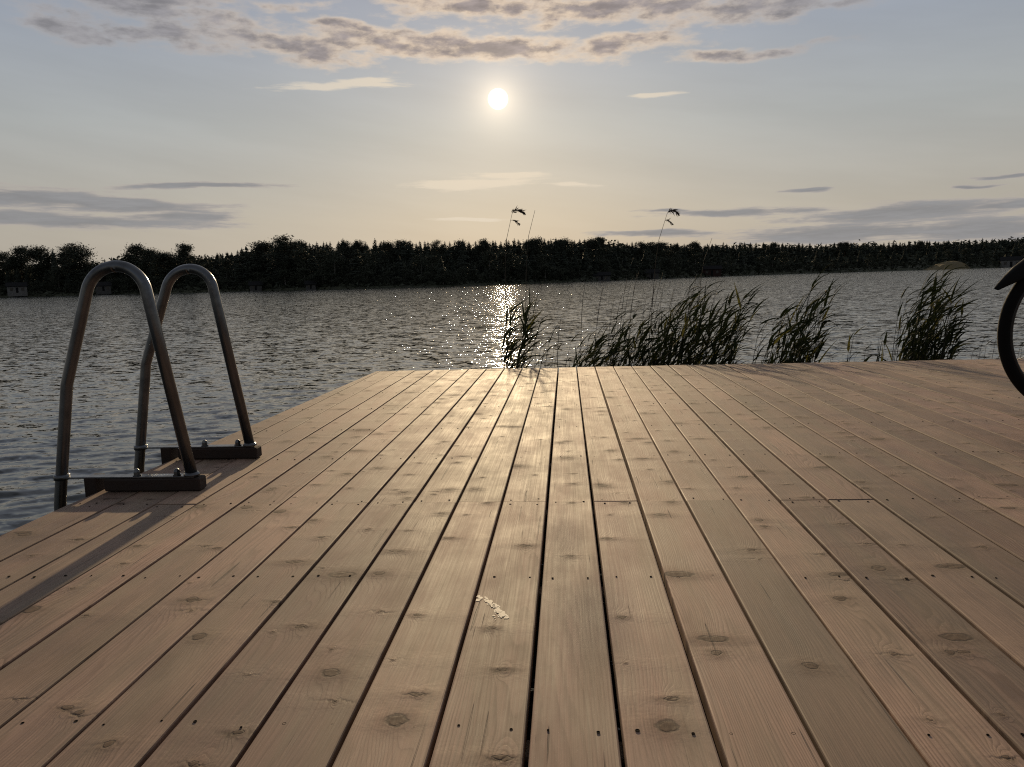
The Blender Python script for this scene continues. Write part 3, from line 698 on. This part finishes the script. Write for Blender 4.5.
def build_reeds():
    green = simple('reed_leaf', (.024, .032, .012), .8, var=.5, scale=5, trans=.10, spec=.06); stem = simple('reed_stem', (.035, .033, .016), .6, var=.3, scale=6)
    olive = simple('reed_leaf_yellowing', (.075, .072, .020), .7, var=.4, scale=5, trans=.30, spec=.06)
    dry = simple('dry_reed_stem', (.045, .035, .023), .7, var=.3, scale=9); fluff = simple('reed_plume', (.05, .037, .028), .8, var=.3, scale=20, trans=.15)
    rg = random.Random(21)
    def clump(name, label, cat, spec, group='green reed clumps beyond the jetty', seed=1, stiff=False):
        rg = random.Random(seed)
        xs = [s[0] for s in spec]; c = on_y(sum((s[0]+s[1])/2 for s in spec)/len(spec), 368, 6.7)
        root = empty(name, (c.x, c.y, WATER)); tag(root, label, cat, group)
        st, lf = MB(), MB()
        for (bx0, bx1, y0, y1, Y0, Y1, n, lean, dens, LL) in spec:
            for i in range(n):
                t = (i+rg.random())/n; Y = rg.uniform(Y0, Y1); bx = bx0+(bx1-bx0)*t
                ty = y0+(y1-y0)*t+rg.uniform(-5, 16); ln = lean*rg.uniform(.6, 1.35)
                base = on_y(bx, 372, Y); base.z = WATER-.25; top = on_y(bx+ln, ty, Y); top.y += rg.uniform(-.08, .08)
                path = stalk_path(base, top, rg.uniform(0, .10))
                o = root.location; st.tube([p-o for p in path], [.0032]*5+[.0028, .0024, .002, .0015, .0009], 5)
                H = top.z-WATER; nl = int(dens*H*rg.uniform(.70, 1.05))
                for k in range(nl):
                    tt = .30+.70*((k+rg.random()*.8)/nl); tt = min(.995, tt); f = tt*9; a = path[int(f)].lerp(path[min(9, int(f)+1)], f-int(f))
                    up = rg.uniform(.9, 1.9); sx = rg.gauss(.62, .4); sy = rg.gauss(0, .55)
                    if stiff: sx, sy, up = rg.gauss(.05, .12), rg.gauss(0, .1), 1.5
                    leaf(lf, a-o, Vector((sx, sy, up)), LL*rg.uniform(.6, 1.25)*(1.1-.35*abs(tt-.65)), rg.uniform(.013, .029), .08 if stiff else rg.uniform(.15, 1.0), rg)
                leaf(lf, path[-1]-o, Vector((rg.uniform(.4, 1.0), rg.gauss(0, .2), 1.0)), LL*rg.uniform(.5, .9), .011, rg.uniform(.3, .9), rg)
        for q in range(0, len(lf.m), 14):
            if rg.random() < .10: lf.m[q:q+14] = [1]*len(lf.m[q:q+14])
        st.build('stalks', stem, root, True); lf.build('leaves', [green, olive], root, False); return root
    # columns: base x from/to, top y from/to, distance range, stalks, lean px, leaves per metre, leaf length
    clump('reed_clump', 'narrow dark reed clump standing in the sun glitter', 'reeds', [(494, 516, 316, 306, 6.35, 6.75, 13, 20, 13, .22), (498, 512, 338, 325, 6.35, 6.65, 6, 6, 13, .15)], seed=2)
    clump('reed_clump', 'sparse arching reed shoots just right of the sun glitter', 'reeds', [(527, 540, 332, 325, 6.45, 6.75, 4, 9, 6, .24)], seed=3)
    clump('reed_clump', 'low wide reed clump bent over, left of the tallest thicket', 'reeds', [(566, 650, 345, 316, 6.35, 7.05, 40, 14, 13, .21), (566, 645, 358, 346, 6.35, 6.75, 34, 9, 12, .19), (585, 635, 318, 312, 6.75, 7.15, 7, 16, 5, .24)], seed=4)
    clump('reed_clump', 'large dense reed thicket at the middle of the jetty edge', 'reeds', [(634, 722, 318, 298, 6.35, 7.35, 42, 26, 12, .24), (640, 728, 340, 328, 6.35, 6.95, 34, 14, 12, .22), (650, 698, 298, 284, 6.65, 7.25, 9, 32, 8, .28)], seed=5)
    clump('reed_clump', 'feathery mid-sized reed clump between the two densest ones', 'reeds', [(746, 810, 322, 306, 6.35, 7.05, 28, 18, 11, .24), (770, 806, 300, 282, 6.45, 7.05, 12, 26, 8, .29), (785, 803, 345, 340, 6.35, 6.65, 14, 6, 13, .15)], seed=6)
    clump('reed_clump', 'tall bushy reed clump farthest right, beside the bicycle wheel', 'reeds', [(889, 944, 312, 296, 6.35, 7.05, 34, 18, 11, .25), (892, 930, 290, 272, 6.45, 6.95, 16, 20, 10, .25), (890, 948, 340, 330, 6.35, 6.85, 24, 10, 12, .19)], seed=7)
    clump('reed_sprout', 'single thin reed sprout right of the feathery clump', 'reed', [(843, 849, 342, 336, 6.45, 6.55, 3, 3, 6, .15)], None, 8, True)
    clump('reed_sprout', 'pair of broad upright reed leaves left of the bushy clump', 'reed', [(874, 886, 338, 343, 6.35, 6.45, 4, 1, 7, .20)], None, 9, True)
    clump('reed_sprout', 'scraggly low reed shoots between bushy clump and bicycle wheel', 'reed', [(968, 1000, 345, 340, 6.35, 6.65, 8, 8, 3, .15)], None, 10)
    clump('reed_sprout', 'thin scattered reed shoots in the open gap left of the bushy clump', 'reed', [(822, 872, 352, 346, 6.4, 6.8, 7, 6, 4, .13)], None, 31)
    clump('reed_sprout', 'few low reed shoots in front of the water left of the low wide clump', 'reed', [(538, 566, 350, 346, 6.4, 6.8, 5, 7, 4, .14)], None, 32)
    clump('reed_sprout', 'thin reed shoots seen through the bicycle spokes', 'reed', [(1008, 1040, 335, 340, 6.35, 6.65, 6, 6, 4, .15)], None, 13)
    # tall dry stems, each a thing
    def dry_reed(bx, tx, ty, Y, label, pl=0, group=None, r=.0030):
        Y += .6
        base = on_y(bx, 372, Y); base.z = WATER-.25; top = on_y(tx, ty, Y)
        o = empty('dry_reed', (base.x, base.y, WATER)); tag(o, label, 'dry reed', group)
        path = stalk_path(base, top, rg.uniform(.03, .09), 9, .04 if pl else .01); mb = MB(); mb.tube([p-o.location for p in path], [r]*6+[r*.9, r*.8, r*.7, r*.5], 6); mb.build('stalk', dry, o, True)
        if pl:
            mb = MB(); plume(mb, path[-1]-o.location, (path[-1]-path[-2]), pl, rg)
            if pl > .1: plume(mb, path[-1].lerp(path[-2], .25)-o.location, (path[-1]-path[-2])*.3+Vector((.06, .03, .0)), pl*.7, rg, 40); mb.build('plume', fluff, o)
        return o
    dry_reed(505, 512, 214, 6.1, 'tall dry reed with drooping plume in front of the sun glitter', .14)
    dry_reed(522, 535, 210, 6.3, 'tall bare dry reed just right of the plumed one in the glitter', .025)
    dry_reed(640, 667, 214, 6.2, 'tall dry reed with plume rising over the far treeline above the thicket', .13)
    dry_reed(690, 712, 238, 6.6, 'shorter plumed dry reed right of the one above the thicket', .06)
    dry_reed(557, 561, 318, 6.0, 'short thin dry reed between the glitter and the low reed clump')
    dry_reed(583, 585, 283, 6.3, 'upright dry reed at the left end of the low reed clump', 0)
    G = 'bare dry stems in the reed thicket'
    for i in range(22):
        bx = 588+i*5.4+rg.uniform(-4, 4); dry_reed(bx, bx+rg.uniform(5, 26), rg.uniform(270, 300), rg.uniform(5.9, 6.9), 'thin bare dry reed stem among the reeds at the middle of the jetty edge', 0, G, rg.choice((.0018, .0022, .0030)))

# ------------------------------------------------------------------ far shore
SHORE = [(-320, 308), (-150, 302.6), (0, 297.5), (120, 294.3), (250, 291), (443, 286.5), (565, 282.2), (680, 277.8), (760, 274.9), (850, 272.2), (930, 269.8), (1024, 267.0), (1180, 263.0), (1400, 257)]
SKYL = [(-320, 262), (0, 262), (60, 262), (98, 259), (122, 255), (200, 253), (230, 249), (262, 244), (290, 241), (400, 241), (500, 240), (600, 238), (640, 242), (690, 244), (740, 242), (800, 243), (850, 242), (900, 242), (960, 240), (1024, 237), (1180, 232), (1400, 226)]
def lerp_tab(tab, x):
    if x <= tab[0][0]: return tab[0][1]
    for (a, b), (c, d) in zip(tab[:-1], tab[1:]):
        if x <= c: return b+(d-b)*(x-a)/(c-a)
    return tab[-1][1]
def shore_pt(px):
    p = on_z(px, lerp_tab(SHORE, px), WATER); return p
def far_scale(p): return math.hypot(p.x, p.y)/180.0
def build_far_shore():
    soil = simple('far_shore_ground', (.05, .055, .028), .9, var=.4, scale=.3, bump=.05); 
    tawny = simple('tawny_reed_bank', (.15, .11, .035), .85, var=.3, scale=.6)
    V, F = [], []
    pxs = list(range(-320, 1401, 12)); rows = [(-3, -.6), (0, .02), (1.2, .35), (5, .8), (15, 1.6), (38, 3.7), (50, 6.4), (76, 9.6), (130, 10.5), (250, 11)]
    rg = random.Random(2)
    for px in pxs:
        p = shore_pt(px); d = Vector((p.x, p.y, 0)).normalized(); k = far_scale(p)
        for (b, h) in rows:
            if b > 40: h *= (lerp_tab(SHORE, px)-lerp_tab(SKYL, px))/44.0*.96
            b *= k; h *= k
            q = p + d*(b+rg.uniform(-.6, .6)*(b > 0)); V.append((q.x, q.y, WATER+h+(rg.uniform(-.15, .15)*min(1, b) if b > 0 else 0)))
    n = len(rows)
    for i in range(len(pxs)-1):
        for k in range(n-1): a = i*n+k; F.append((a, a+n, a+n+1, a+1))
    me = bpy.data.meshes.new('far_shore'); me.from_pydata(V, [], F); me.materials.append(soil); me.update()
    o = bpy.data.objects.new('far_shore_ground', me); COL.objects.link(o); tag(o, kind='structure')
    # pale grassy point on the right
    V, F = [], []; m2 = 24; k2 = 10
    for i in range(m2+1):
        px = 920+(972-920)*i/m2; s = math.sin(math.pi*min(1, max(0, (i/m2))))**.8; p = shore_pt(px); d = Vector((p.x, p.y, 0)).normalized(); p = p - d*3
        for k in range(k2+1):
            t = k/k2; q = p+d*(30*t-12*s*(1-t)); V.append((q.x, q.y, WATER-.1+(7.5*s*(.35+.65*i/m2)*math.sin(math.pi*min(1, t*1.2)*.55)+rg.uniform(0, .25)*s)))
    for i in range(m2):
        for k in range(k2): a = i*(k2+1)+k; F.append((a, a+k2+1, a+k2+2, a+1))
    me = bpy.data.meshes.new('grassy_point'); me.from_pydata(V, [], F); me.materials.append(tawny); me.update()
    o = bpy.data.objects.new('grassy_point', me); COL.objects.link(o); tag(o, kind='structure')

def tri_spray(mb, c, r, n, s, rg, flat=.6, mi=0):
    for i in range(n):
        q = Vector((rg.gauss(0, 1), rg.gauss(0, 1), rg.gauss(0, 1)*flat)); q = c + q*(r*.55)
        a = Vector((rg.gauss(0, 1), rg.gauss(0, 1), rg.gauss(0, .7))).normalized()*s*rg.uniform(.6, 1.3); b = Vector((rg.gauss(0, 1), rg.gauss(0, 1), rg.gauss(0, .7))).normalized()*s*rg.uniform(.6, 1.3)
        mb.face([q-a*.5-b*.3, q+a*.5-b*.3, q+b*.7], mi)

def tree_meshes(kind, k, mats):
    rg = random.Random(100*k+hash_of(kind)); crown, trunk = MB(), MB(); H = 10.0
    if kind == 'spruce':
        trunk.tube([(0, 0, -1.0), (0, 0, 4), (0, 0, H*.9)], [.16, .12, .03], 7); W = rg.uniform(1.9, 2.6)
        nt_ = 26
        for i in range(nt_):
            t = i/(nt_-1); z = .6+t*(H-.7); r = W*(1-t)**.60*rg.uniform(.70, 1.2)+.08; nb = 9 if t < .7 else 6
            for j in range(nb):
                a = 6.283*(j+rg.random()*.8)/nb; e = Vector((math.cos(a), math.sin(a), 0)); L = r*rg.uniform(.6, 1.15)
                p = Vector((0, 0, z+.25*L)); tip = p+e*L+Vector((0, 0, -.45*L)); sd = Vector((-e.y, e.x, 0))*L*.42
                crown.face([p, p.lerp(tip, .5)+sd+Vector((0, 0, -.12*L)), tip, p.lerp(tip, .5)-sd+Vector((0, 0, -.12*L))])
                crown.face([p.lerp(tip, .25), p.lerp(tip, .7)+sd*.7+Vector((0, 0, -.25*L)), p.lerp(tip, .9)+Vector((0, 0, -.35*L)), p.lerp(tip, .7)-sd*.7+Vector((0, 0, -.3*L))])
                tri_spray(crown, p.lerp(tip, .75), L*.3, 4, .14+.26*(1-t), rg, .5)
        for k in range(3):
            a = k*1.05; q = Vector((math.cos(a), math.sin(a), 0))*.16; crown.face([q+Vector((0, 0, H-1.1)), -q+Vector((0, 0, H-1.1)), (0, 0, H+.2)])
    elif kind == 'pine':
        bend = Vector((rg.uniform(-.5, .5), rg.uniform(-.5, .5), 0))
        trunk.tube([(0, 0, -1), Vector((0, 0, 3))+bend*.3, Vector((0, 0, 6.2))+bend*.8, Vector((0, 0, 9))+bend], [.24, .19, .14, .05], 8)
        for i in range(30):
            z = rg.uniform(1.8, 9.2); t = (z-1.8)/7.4; rr = 2.3*math.sin(math.pi*(.22+.62*t))**.8*rg.uniform(.35, 1.05); a = rg.uniform(0, 6.283)
            c = bend*(z/9)+Vector((math.cos(a)*rr, math.sin(a)*rr, z)); trunk.tube([bend*((z-.8)/9)+Vector((0, 0, z-.8)), c], [.07, .03], 5)
            tri_spray(crown, c, rg.uniform(.95, 1.55), 250, .32, rg, .68)
        for i in range(3): tri_spray(crown, bend+Vector((rg.uniform(-.8, .8), rg.uniform(-.8, .8), 9.2+.3*i)), 1.25, 220, .28, rg, .55)
    else:
        trunk.tube([(0, 0, -1), (0, 0, 3), (.1, 0, 7)], [.18, .14, .04], 7)
        for i in range(17):
            z = rg.uniform(1.6, 9.2); rr = 2.3*math.sin(math.pi*min(.98, (z+.3)/10.5))**.7*rg.uniform(.3, 1); a = rg.uniform(0, 6.283)
            tri_spray(crown, Vector((math.cos(a)*rr, math.sin(a)*rr, z)), rg.uniform(1.0, 1.7), 150, .36, rg, .8)
    return crown.mesh(kind+'_crown', mats[0]), trunk.mesh(kind+'_trunk', mats[1])
def hash_of(s): return sum(ord(c)*(i+3) for i, c in enumerate(s)) % 97

def build_forest():
    mats = {'spruce': (simple('spruce_needles', (.066, .076, .060), .7, var=.4, scale=.5, spec=.03), simple('spruce_bark', (.06, .045, .035), .9)),
            'pine': (simple('pine_needles', (.070, .078, .060), .7, var=.4, scale=.5, spec=.03), simple('pine_bark', (.10, .055, .035), .9)),
            'birch': (simple('birch_leaves', (.074, .082, .060), .65, var=.4, scale=.5, spec=.03), simple('birch_bark', (.20, .19, .17), .8))}
    lib = {k: [tree_meshes(k, i, mats[k]) for i in range(7 if k == 'spruce' else 6)] for k in mats}
    rg = random.Random(77)
    NAMES = {'spruce': 'spruce_tree', 'pine': 'pine_tree', 'birch': 'birch_tree'}
    def tree(kind, px, top, back, label, group, wid=1.0, var=None):
        p = shore_pt(px); d = Vector((p.x, p.y, 0)).normalized(); fs = far_scale(p); q = p+d*back*fs
        D = math.hypot(q.x, q.y); tz = at_dist(px, top, D).z
        h = [(0, .02), (5, .8), (15, 1.6), (38, 3.7), (50, 6.4)]; gz = WATER+lerp_tab(h, back)*fs
        hh = max(2.0, tz-gz); s = hh/10.0
        cm, tm = rg.choice(lib[kind]) if var is None else lib[kind][var]
        o = empty(NAMES[kind], (q.x, q.y, gz), rg.uniform(0, 6.28)); tag(o, label, 'tree', group)
        k = s*wid*rg.uniform(.9, 1.15); o.scale = (k, k, s)
        for nm, me in (('crown', cm), ('trunk', tm)):
            c = bpy.data.objects.new(nm, me); COL.objects.link(c); c.parent = o
        return o
    GS, GP, GB = 'spruces of the far shore forest', 'pines of the far shore forest', 'broadleaf trees along the far shore'
    LS = 'dark spruce in the continuous forest line across the lake'; LP = 'dark rounded pine in the forest line across the lake'; LB = 'low dark broadleaf tree at the water line of the far shore'
    # distinct pines at the left
    D = [(-14, 254, 'pine', 1.2, 'pine at the very left end of the far shore', 0), (8, 253, 'pine', .95, 'leftmost low rounded pine on the far shore', 1), (23, 248, 'pine', 1.15, 'tall broad pine above the small pale house far left', 2),
         (48, 248, 'pine', 1.15, 'broad pine standing left of the small pointed spruce', 3), (57.5, 248, 'spruce', .7, 'small pointed spruce between two broad pines far left', 1),
         (69, 248, 'pine', 1.0, 'rounded pine directly right of the pointed spruce far left', 4), (85, 245, 'pine', 1.35, 'tallest flag-topped pine far left behind the ladder arch', 5),
         (138, 246, 'pine', 1.15, 'lone tall pine between the two ladder arches', 2), (153, 250, 'pine', 1.0, 'lower rounded pine just right of the lone tall pine', 3),
         (185, 245, 'pine', .9, 'slim tall pine seen through the right ladder arch', 4), (168, 253, 'pine', 1.1, 'flat low pine left of the slim one in the right arch', 0),
         (266, 243, 'pine', 1.2, 'flat-topped pine where the forest line starts to rise', 1), (290, 237.5, 'pine', 1.3, 'wide high pine topping the left of the forest line', 5)]
    for (px, top, kd, w, lb, v) in D: tree(kd, px, top, rg.uniform(10, 16), lb, None, w*(1.12 if kd == 'pine' else 1.0), v)
    for (px, top) in ((108, 259), (115, 257), (121, 256)): tree('spruce', px, top, 14, 'small spruce in the low gap behind the near ladder arch', 'small spruces in the gap', 1.0)
    # skyline
    px = 120.0
    while px < 1180:
        step = rg.choice((2.6, 3.6, 4.6, 5.6, 7.6))*rg.uniform(.85, 1.15)*(1.03 if px < 720 else .92)
        amp = 4.0 if px < 420 else (3.4 if px < 760 else 2.4)
        top = lerp_tab(SKYL, px) + rg.choice((-1, 0, 0, 1))*rg.random()*amp*.7 + rg.uniform(-.2, 1)*amp*.5
        if px < 262: top += 2
        kd = 'pine' if rg.random() < (.20 if px < 700 else .08) else 'spruce'
        tree(kd, px, top, rg.uniform(24, 38), LP if kd == 'pine' else LS, GP if kd == 'pine' else GS, 1.0 if kd == 'pine' else 1.15); px += step
    px = -300.0
    while px < 120: tree('spruce', px, lerp_tab(SKYL, px)+rg.uniform(1, 8), rg.uniform(20, 34), LS, GS, 1.3); px += rg.uniform(8, 13) if px > -40 else 18
    # second row in front
    px = -30.0
    while px < 1080:
        g = lerp_tab(SHORE, px); k = lerp_tab(SKYL, px); f = rg.uniform(.55, .86); kd = rg.choice(('spruce', 'spruce', 'birch'))
        tree(kd, px, g+(k-g)*f, rg.uniform(6, 14), LS if kd == 'spruce' else LB, GS if kd == 'spruce' else GB, 1.25); px += rg.uniform(8, 13)
    # bushes and broadleaf trees at the water line
    px = -60.0
    while px < 1100:
        g = lerp_tab(SHORE, px); k = lerp_tab(SKYL, px); f = rg.uniform(.22, .46)
        if not 915 < px < 970: tree('birch', px, g+(k-g)*f, rg.uniform(2, 5), LB, GB, rg.uniform(1.5, 2.2))
        px += rg.uniform(7, 12)
    # undergrowth closing the gaps
    mb = MB(); px = -320
    while px < 1400:
        p = shore_pt(px); d = Vector((p.x, p.y, 0)).normalized()
        for (b, f) in ((3, .08), (9, .2), (16, .34), (24, .48), (32, .60), (38, .70), (36, .74), (40, .82)):
            if px < 120 and f > .6: f *= .94
            if px > 440: f *= 1.04
            fs = far_scale(p); q = p+d*(b+rg.uniform(-1, 1))*fs; g = lerp_tab(SHORE, px); k = lerp_tab(SKYL, px)
            zz = at_dist(px, g+(k-g)*f*rg.uniform(.9, 1.08), math.hypot(q.x, q.y)).z; tri_spray(mb, Vector((q.x, q.y, zz-.9*fs)), 1.6*fs, 46, .85*fs, rg, .7)
        px += 2.6 if -20 < px < 1050 else 12
    tag(mb.build('undergrowth', mats['birch'][0]), 'dark undergrowth beneath the trees of the far shore', 'undergrowth', kind='stuff')

def build_cabins():
    wall_m = [simple('grey_boards', (.10, .097, .093), .8, scale=2), simple('red_boards', (.045, .018, .014), .8, scale=2), simple('pale_boards', (.20, .195, .185), .8, scale=2)]
    roof_m = simple('roof_felt', (.02, .02, .021), .95, scale=2, spec=.1); glass = simple('window_glass', (.02, .022, .025), .12, scale=1); trim = simple('white_trim', (.12, .118, .11), .7)
    S = [(18, 293, 6.6, 2.6, 2, 'small pale house between the trees far left on the shore', -0.4), (104, 291, 5.5, 2.2, 0, 'grey cabin on the far shore glimpsed through the near ladder arch', -0.4),
         (256, 290, 5.0, 2.2, 0, 'small grey boathouse right of the ladder across the lake', -0.4), (311, 289, 4.2, 2.0, 0, 'tiny grey boathouse left of the sun glitter across the lake', -0.4),
         (602, 280, 7.5, 2.1, 0, 'low grey cabin across the lake just right of the glitter', -0.4), (652, 278, 6.0, 2.4, 0, 'grey cabin across the lake above the low reed clump', -0.4), 
         (712, 275.8, 8.0, 3.0, 1, 'dark red house across the lake above the reed thicket', -0.4), (1011, 267, 7.0, 2.6, 2, 'small pale cabin on the far shore above the mudguard', -0.4)]
    for (px, by, w, h, mi, lb, back) in S:
        p = shore_pt(px); d = Vector((p.x, p.y, 0)).normalized(); fs = far_scale(p); q = p + d*back*fs; D = math.hypot(q.x, q.y)
        z = at_dist(px, by, D).z; z = max(WATER+.25, z); w *= .5*fs; h *= .5*fs; o = empty('cabin', (q.x, q.y, z), math.atan2(d.y, d.x)-math.pi/2); tag(o, lb, 'cabin')
        dp = 3.0*fs
        mb = MB(); mb.box((-w/2, -dp/2, -1.2), (w/2, dp/2, h)); 
        rh = .7*fs
        for s in (-1, 1): mb.face([(s*w/2, -dp/2, h), (s*w/2, dp/2, h), (s*w/2, 0, h+rh)])
        mb.build('wall', wall_m[mi], o)
        mb = MB(); t = .14; ov = .35
        for s in (-1, 1):
            a = [(-w/2-ov, s*(dp/2+ov), h-rh*ov/(dp/2)+.03), (w/2+ov, s*(dp/2+ov), h-rh*ov/(dp/2)+.03), (w/2+ov, 0, h+rh+.03), (-w/2-ov, 0, h+rh+.03)]; b = [(x, y, zz+t) for x, y, zz in a]
            mb.face(a); mb.face(b)
            for k in range(4): mb.face([a[k], a[(k+1) % 4], b[(k+1) % 4], b[k]])
        mb.build('roof', roof_m, o)
        for xx in ((-w*.28, w*.28) if w > 4.5 else (-w*.2,)):
            mb = MB(); mb.cbox((xx, -dp/2-.02, h*.56), (.5*fs, .08, .55*fs), e=.01); f = mb.build('window', trim, o)
            mb = MB(); mb.box((xx-.21*fs, -dp/2-.075, h*.56-.23*fs), (xx+.21*fs, -dp/2-.063, h*.56+.23*fs)); mb.build('pane', glass, f)
        mb = MB(); mb.cbox((0, -dp/2-.02, h*.42), (.4*fs, .06, h*.8), e=.01); mb.build('door', roof_m, o)

# ------------------------------------------------------------------ lake bed (beneath everything)
def build_bed():
    m = simple('lake_bed', (.04, .035, .025), .9, scale=.4); mb = MB(); mb.face([(-1450, -1450, -3), (1450, -1450, -3), (1450, 1450, -3), (-1450, 1450, -3)])
    tag(mb.build('lake_bed', m), kind='structure')

build_world(); build_sun(); build_bed(); build_water(); build_deck(); build_smear(); build_ladder(); build_bicycle(); build_reeds(); build_far_shore(); build_forest(); build_cabins()
scene.render.engine = 'CYCLES'
scene.cycles.use_denoising = False; scene.cycles.filter_width = 1.15
scene.cycles.max_bounces = 6; scene.cycles.sample_clamp_indirect = 6; scene.cycles.sample_clamp_direct = 150
scene.view_settings.view_transform = 'Standard'; scene.view_settings.look = 'None'; scene.view_settings.exposure = 0.0; scene.view_settings.gamma = 1.0
scene.render.film_transparent = False
